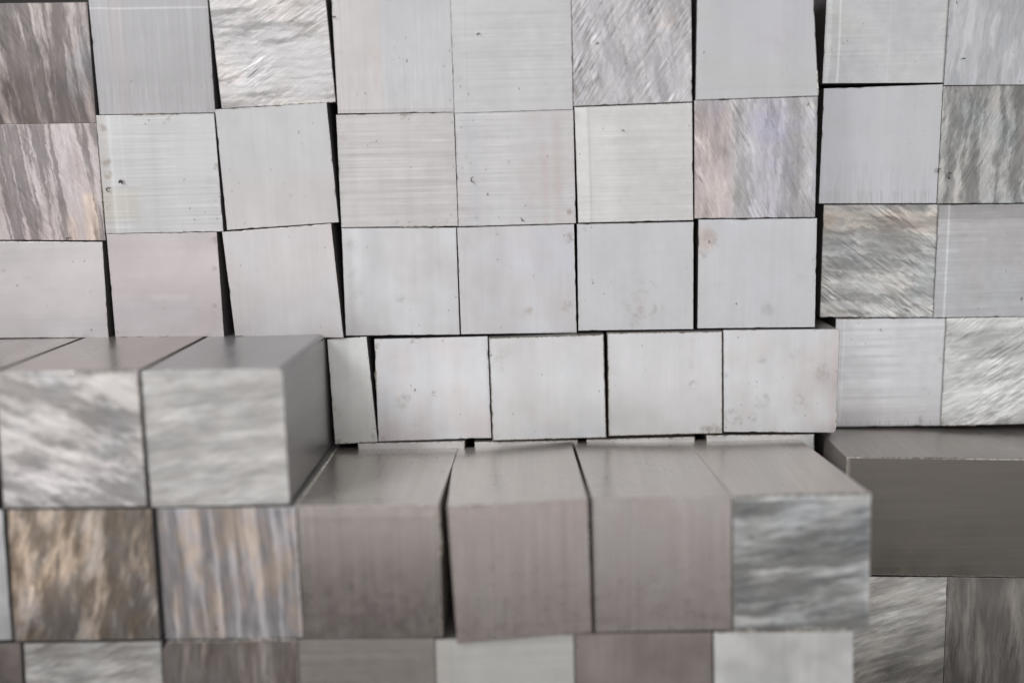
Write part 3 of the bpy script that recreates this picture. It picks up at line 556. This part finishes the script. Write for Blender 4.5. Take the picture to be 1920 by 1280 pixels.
# fifth row
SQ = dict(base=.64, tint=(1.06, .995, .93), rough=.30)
add('q0', [(-262, 960), (4, 956.5), (21.5, 1199), (-244, 1203)], K, 'satin', .72, 'bluish sliver of a bar beside the golden-brown bar', p=dict(tint=COOL))
add('q1', [(13.5, 957), (282, 955), (298.5, 1197), (28, 1201.5)], K, 'saw', .50, 'golden-brown saw-cut bar with fanning upright streaks',
    p=dict(hs=.8, ang=78, hatch=66, lo=.66, hi=1.46, mid=.53, edge=.07, tint=(1.09, .99, .87), tint2=(1.0, .98, .96), tint3=(1.0, .99, 1.0), ls=38, cs=150, rag=.006, amt=1.2, stain=.6,
           areas=[(-.1, .3, .45, 1.1, .2, 1.22, (1.05, 1.0, .94)), (-.1, -.1, 1.1, .25, .15, .80, NEUT)]))
add('q2', [(294, 954.5), (554, 951), (567.5, 1194), (311.5, 1197.5)], K, 'saw', .52, 'bar with long upright orange and grey bands',
    p=dict(blots=[(.97,.7,.05,.7),(.98,.4,.04,.7),(.9,.95,.05,.4)], hs=.4, ang=-88, hatch=-80, lo=.78, hi=1.24, edge=.05, tint=(1.0, .985, 1.0), tint2=(1.13, .99, .85), tint3=(.98, .99, 1.02), ls=9, cs=150, rag=.002, wob=.006), side=dict(base=.75, tint=GREN))
add('q3', [(557.5, 949), (822, 944.5), (828.5, 1194.5), (571.5, 1197.5)], K, 'line', .50, 'smooth dark brown-grey block with a pale band along its top, beside the orange banded bar', glint=True, length=.0815, back=(.0005, .0015), side=SQ,
    p=dict(blots=[(.98,.9,.02,.6),(.15,.4,.1,.1)], ang=90, amt=.25, tint=PINK, tint2=PINK, rough=.22, metal=.85, stain=.3, stripes=[('v', .90, .015, -.10)], areas=[(-.1, .9, 1.1, 1.1, .02, 1.10, NEUT)]))
add('q4', [(838.5, 951.5), (1101.5, 934.5), (1109.5, 1184), (857.5, 1206)], K*1.006, 'line', .56, 'brown-grey protruding block tilted out of line, its lower corner hanging', length=.0815, back=(-.0033, -.0033), side=SQ,
    p=dict(blots=[(.28,.55,.03,.6),(.35,.62,.025,.5),(.05,.98,.03,.5)], ang=90, amt=.35, tint=PINK, tint2=NEUT, rough=.30, metal=.85, stain=.4, stripes=[('v', .10, .012, -.10)], chatter=[('b', .40, .06)]))
add('q5', [(1110.5, 934), (1371.3, 931.5), (1372, 1180), (1116.5, 1185)], K, 'line', .56, 'level brown-grey protruding block between the tilted one and the streaked one', length=.0815, back=(-.0036, -.0046), side=SQ,
    p=dict(blots=[(.6,.09,.03,.7),(.1,.1,.04,.3)], ang=90, amt=.35, tint=PINK, tint2=NEUT, rough=.30, metal=.85, stain=.4, stripes=[('v', .10, .012, -.09)], chatter=[('b', .34, .05)]))
add('q6', [(1374.4, 931), (1633, 925.5), (1629, 1178), (1375.8, 1180.5)], K, 'saw', .56, 'protruding corner block with blue-grey level streaks and a pale rim', glint=True, length=.0815, back=(-.0050, -.0070), side=SQ,
    p=dict(hs=.5, ang=4, hatch=20, lo=.70, hi=1.30, edge=.08, mid=.53, tint=(.97, .99, 1.03), tint2=NEUT, tint3=GREN, ls=30, cs=175, rag=.004, amt=1.2,
           stripes=[('v', .985, .03, .45), ('u', .99, .02, .2)], areas=[(-.1, .55, 1.1, .93, .08, .90, COOL)]))
# bars standing behind the short protruding ones
SB = dict(base=.5, tint=WARM)
for key, x0, x1, y0, y1, lab in (('r1', 671, 871, 831, 826.5, 'mostly hidden bar, a bright line behind the darkest smooth block'),
                                 ('r2', 890, 1083, 828.5, 824.5, 'mostly hidden bar, a pale line behind the tilted brown-grey block'),
                                 ('r3', 1100, 1303, 823.5, 818.5, 'mostly hidden bar, a pale line behind the level brown-grey block'),
                                 ('r4', 1325, 1527, 815.5, 814, 'mostly hidden bar showing a grey wedge behind the streaked corner block')):
    add(key, [(x0, y0), (x1, y1), (x1 + 3, y1 + 204), (x0 + 5, y0 + 204)], A*1.0005, 'satin', .70, lab, p=dict(tint=NEUT), side=SB, cham=.0005, glint=True)

# right: the wide bar and those below it
add('u1', [(1588, 856), (2118, 863), (2112, 1086), (1583, 1076)], 1.068, 'satin', .22, 'wide dark grey flat bar, twice as wide as the others', glint=True, name='flat_bar', side=dict(base=.40, tint=BRWN, rough=.33),
    p=dict(blots=[(.65,.97,.03,.5),(.3,.3,.12,.15),(.85,.8,.1,.12)], ang=0, tint=(1.04, 1, .96), tint2=WARM, tint3=PINK, amt=.3, rough=.37, metal=.78, stain=.4, pits=.5, stripes=[('u', .007, .010, .8)]), cham=.0005)
add('v1', [(1541, 1081), (1776, 1081.5), (1766, 1316), (1532, 1316)], 1.06, 'saw', .42, 'grey saw-cut bar with curved scratches under the wide dark bar',
    p=dict(hs=.55, ang=16, hatch=26, bend=1.0, lo=.84, hi=1.16, edge=.10, tint=GREN, tint2=WARM, ls=30, cs=130, amt=1.2, areas=[(-.1, -.1, 1.1, .45, .2, .85, WARM)]))
add('v2', [(1778, 1082), (2020, 1086), (2012, 1322), (1768, 1317)], 1.058, 'saw', .24, 'dark upright-grained bar under the wide dark bar', glint=True,
    p=dict(ang=92, hatch=86, lo=.86, hi=1.2, edge=.09, mid=.54, tint=WARM, tint2=GREN, ls=18, cs=150, amt=.9))

# bottom row
add('s0', [(-228, 1211), (37.5, 1207), (50, 1445), (-214, 1449)], K, 'satin', .30, 'dark brown bar in the bottom left corner of the picture', p=dict(tint=BRWN, rough=.3, metal=.8, stain=.3))
add('s1', [(45, 1207), (301, 1202.5), (312, 1440), (57, 1445)], K, 'saw', .54, 'grey level-streaked bar under the golden-brown bar',
    p=dict(blots=[(.1,.95,.05,.5)], ang=4, hatch=20, lo=.86, hi=1.14, edge=.10, tint=WARM, tint2=GREN, ls=26, cs=130, rag=.003))
add('s2', [(304.5, 1203), (557, 1199.5), (567, 1438), (314, 1441)], K, 'saw', .34, 'dark upright-streaked bar with a rounded corner and torn bright top edge', glint=True,
    p=dict(ang=88, hatch=80, lo=.82, hi=1.34, edge=.07, mid=.55, tint=BRWN, tint2=WARM, tint3=(1.1, 1, .88), ls=16, cs=150, rag=.003), radius=[.0045, .0008, .0006, .0006], side=dict(base=.7, tint=GREN))
add('s3', [(559.5, 1200), (814, 1197.5), (822, 1436), (569, 1439)], K, 'line', .36, 'plain dark bar under the darkest smooth block', p=dict(ang=0, amt=.5, tint=PINK, rough=.34, metal=.7, stain=.3))
add('s4', [(816.5, 1199), (1075, 1189.5), (1080, 1430), (824, 1437)], K, 'line', .62, 'light grey bar with a narrow side band under the tilted block',
    p=dict(ang=0, amt=.5, tint=GREN, stain=.2, areas=[(-.1, -.1, .11, 1.1, .012, .98, PINK)], stripes=[('u', .12, .01, -.08)]))
add('s5', [(1078, 1188.5), (1334.5, 1185.5), (1337, 1428), (1082, 1431)], K, 'satin', .36, 'dull dark bar between the two pale bars of the bottom row', p=dict(tint=(1.04, .995, .97), tint2=PINK, rough=.34, metal=.7, stain=.3, amt=.5))
add('s6', [(1338.5, 1184.5), (1599, 1182), (1601, 1424), (1341, 1427)], K, 'satin', .66, 'pale bottom-row bar with a torn glinting top edge under the streaked corner block', glint=True,
    p=dict(blots=[(.2,.97,.05,.4)], ang=90, tint=NEUT, tint2=WARM, stain=.3, amt=.8))

# ------------------------------------------------------------------ burrs on the cut edges
add_burr('s2', 't', .04, .97, .0011, 1); add_burr('s6', 't', .03, .97, .0013, 2); add_burr('q6', 't', .02, .98, .0008, 3)
add_burr('q3', 'r', .02, .10, .0012, 4); add_burr('q3', 'r', .60, .99, .0012, 5); add_burr('q4', 't', .0, .25, .0007, 6)
add_burr('d7', 'r', .05, .2, .0003, 7); add_burr('u1', 't', .05, .42, .0004, 8); add_burr('q2', 'r', .3, .98, .0006, 9)
add_burr('b1', 'r', .18, .52, .0004, 10); add_burr('a3', 'b', .5, .98, .0004, 11); add_burr('b2', 't', .3, .7, .0003, 12)
add_burr('a7', 'r', .02, .22, .0005, 13); add_burr('b4', 'b', .5, .9, .0004, 14); add_burr('d4', 'l', .5, .7, .0007, 15)
add_burr('d9', 'b', .02, .3, .0005, 16); add_burr('p1', 't', .55, .98, .0006, 17); add_burr('d8', 't', .02, .3, .0005, 18)

def add_edge_burr(key, y0, y1, size, seed, tx):
    B = BARS[key]; rnd = random.Random(seed); q0 = B['at'](0.0, 1.0)
    n = 60; V, F_ = [], []
    for i in range(n + 1):
        t = i/n; y = y0 + (y1 - y0)*t
        e = size*rnd.uniform(0.55, 1.0)
        p = Vector((q0.x + tx*t, q0.y + y, q0.z))
        V += [tuple(p + Vector((0.0002, 0, -0.0002))), tuple(p + Vector((-e*.9, 0, -0.0001))),
              tuple(p + Vector((-e*.5, 0, e*.55))), tuple(p + Vector((0.0002, 0, 0.0001)))]
    for i in range(n):
        for j in range(4): F_.append([i*4 + j, i*4 + 4 + j, i*4 + 4 + (j + 1) % 4, i*4 + (j + 1) % 4])
    F_.append([3, 2, 1, 0]); F_.append([n*4, n*4 + 1, n*4 + 2, n*4 + 3])
    me = bpy.data.meshes.new('burr'); me.from_pydata(V, [], F_); me.materials.append(BURR)
    o = bpy.data.objects.new('burr', me); sc.collection.objects.link(o); o.parent = B['o']
add_edge_burr('q3', .001, .080, .0013, 31, .0004)

# ------------------------------------------------------------------ curls of swarf clinging to the ends
def curl(px, py, k, r_px, turn, ang, thick, label, sq=0.6):
    c = on_plane(px, py, k)
    s = D0/k/F
    r = r_px*s; th = thick*s
    pts = []
    n = 14
    for i in range(n + 1):
        t = i/n; a = ang + turn*t
        rr = r*(1 - 0.45*t + 0.22*math.sin(5.3*t + px))
        pts.append(Vector((rr*math.cos(a), -th*1.0 - 0.0006*math.sin(math.pi*t), rr*math.sin(a)*sq)))
    V, F_ = [], []
    for i, q in enumerate(pts):
        d = (pts[min(i + 1, n)] - pts[max(i - 1, 0)]).normalized()
        sd = Vector((-d.z, 0, d.x)); w = th*(0.25 + 0.9*math.sin(math.pi*min(max(i/n, .06), .94)))
        V += [tuple(q + sd*w), tuple(q + Vector((0, -w*.6, 0))), tuple(q - sd*w), tuple(q + Vector((0, w*.6, 0)))]
    for i in range(n):
        for j in range(4): F_.append([i*4 + j, i*4 + (j + 1) % 4, i*4 + 4 + (j + 1) % 4, i*4 + 4 + j])
    F_.append([0, 1, 2, 3]); F_.append([n*4 + 3, n*4 + 2, n*4 + 1, n*4])
    me = bpy.data.meshes.new('swarf_curl'); me.from_pydata(V, [], F_); me.materials.append(SWARF)
    o = bpy.data.objects.new('swarf_curl', me); sc.collection.objects.link(o); o.location = c
    o['label'] = label; o['category'] = 'metal shaving'; o['group'] = 'curls of swarf on the bar ends'
curl(225, 347, 1.001, 7, 1.6, 0.2, 2.4, 'largest dark chip, on the bright finely lined bar end in the second row', sq=1.2)
curl(206, 357, 1.001, 5, 3.4, 1.0, 1.1, 'brown hooked shaving left of the largest chip on the same bar end', sq=1.1)
curl(130, 448, 1.001, 5, 4.2, 0.2, .9, 'loop of shaving at the foot of the pale striped bar end')
curl(627, 29, 1.001, 6, 2.2, 3.6, .9, 'hooked shaving by the upper left edge of the warm and blue tinted bar end')
curl(898, 66, 1.001, 4, 3.6, .4, .8, 'small round shaving on the evenly lined bar end in the top row')
curl(1122, 82, 1.001, 3.2, 4.5, .4, .8, 'tiny shaving on the pink streaked bar end in the top row')
curl(1166, 249, 1.004, 8, 1.3, .4, .7, 'thin grey hair of metal on the bright bar end with the white left strip', sq=.7)
curl(984, 406, 1.001, 10, 1.2, 3.4, .8, 'thin slanting hair of metal on the smudged lined bar end', sq=1.0)
curl(887, 339, 1.001, 4, 4.0, 1.3, .8, 'curled shaving at the left of the smudged lined bar end', sq=1.5)
curl(1780, 331, .961, 5, 5.0, .6, 1.1, 'dark ring-shaped shaving on the dark mottled bar end', sq=1.3)
curl(1806, 112, .963, 5, 2.4, .4, .8, 'short hook of shaving on the top right bar end')
curl(1760, 322, .961, 4, 4.0, .8, 1.2, 'dark crumb at the edge between the plain bar and the mottled bar', sq=1.2)

# ------------------------------------------------------------------ what carries the stack, and the dark backing added behind its gaps
def slab(name, x0, x1, y0, y1, z0, z1, col, rough):
    import bmesh
    bm = bmesh.new(); bmesh.ops.create_cube(bm, size=1.0)
    bmesh.ops.scale(bm, vec=(x1 - x0, y1 - y0, z1 - z0), verts=bm.verts)
    bmesh.ops.bevel(bm, geom=bm.edges[:], offset=0.003, segments=2, affect='EDGES')
    me = bpy.data.meshes.new(name); bm.to_mesh(me); bm.free()
    g = NT(name + '_surface'); tc = g.new('ShaderNodeTexCoord')
    n = g.noise(g.vmath('MULTIPLY', tc.outputs['Object'], (25, 25, 25)), 5, 0.6)
    g.put(g.b.inputs['Base Color'], g.mix(n, rgb(col*.8, WARM), rgb(col*1.2, WARM))); g.b.inputs['Roughness'].default_value = rough
    me.materials.append(g.m)
    o = bpy.data.objects.new(name, me); sc.collection.objects.link(o)
    o.location = ((x0 + x1)/2, (y0 + y1)/2, (z0 + z1)/2); o['kind'] = 'structure'
    return o
zb = min((BARS[q]['ctr'].z - BARS[q]['h']/2) for q in ('s0', 's3', 's6')) - 0.0022
slab('floor', -1.2, 1.2, .30, 1.3, zb - .05, zb, .10, .7)
slab('gap_backing', -1.2, 1.2, 1.02, 1.10, zb + .001, .45, .05, .8)  # unseen dark backing, added to keep light out of the gaps
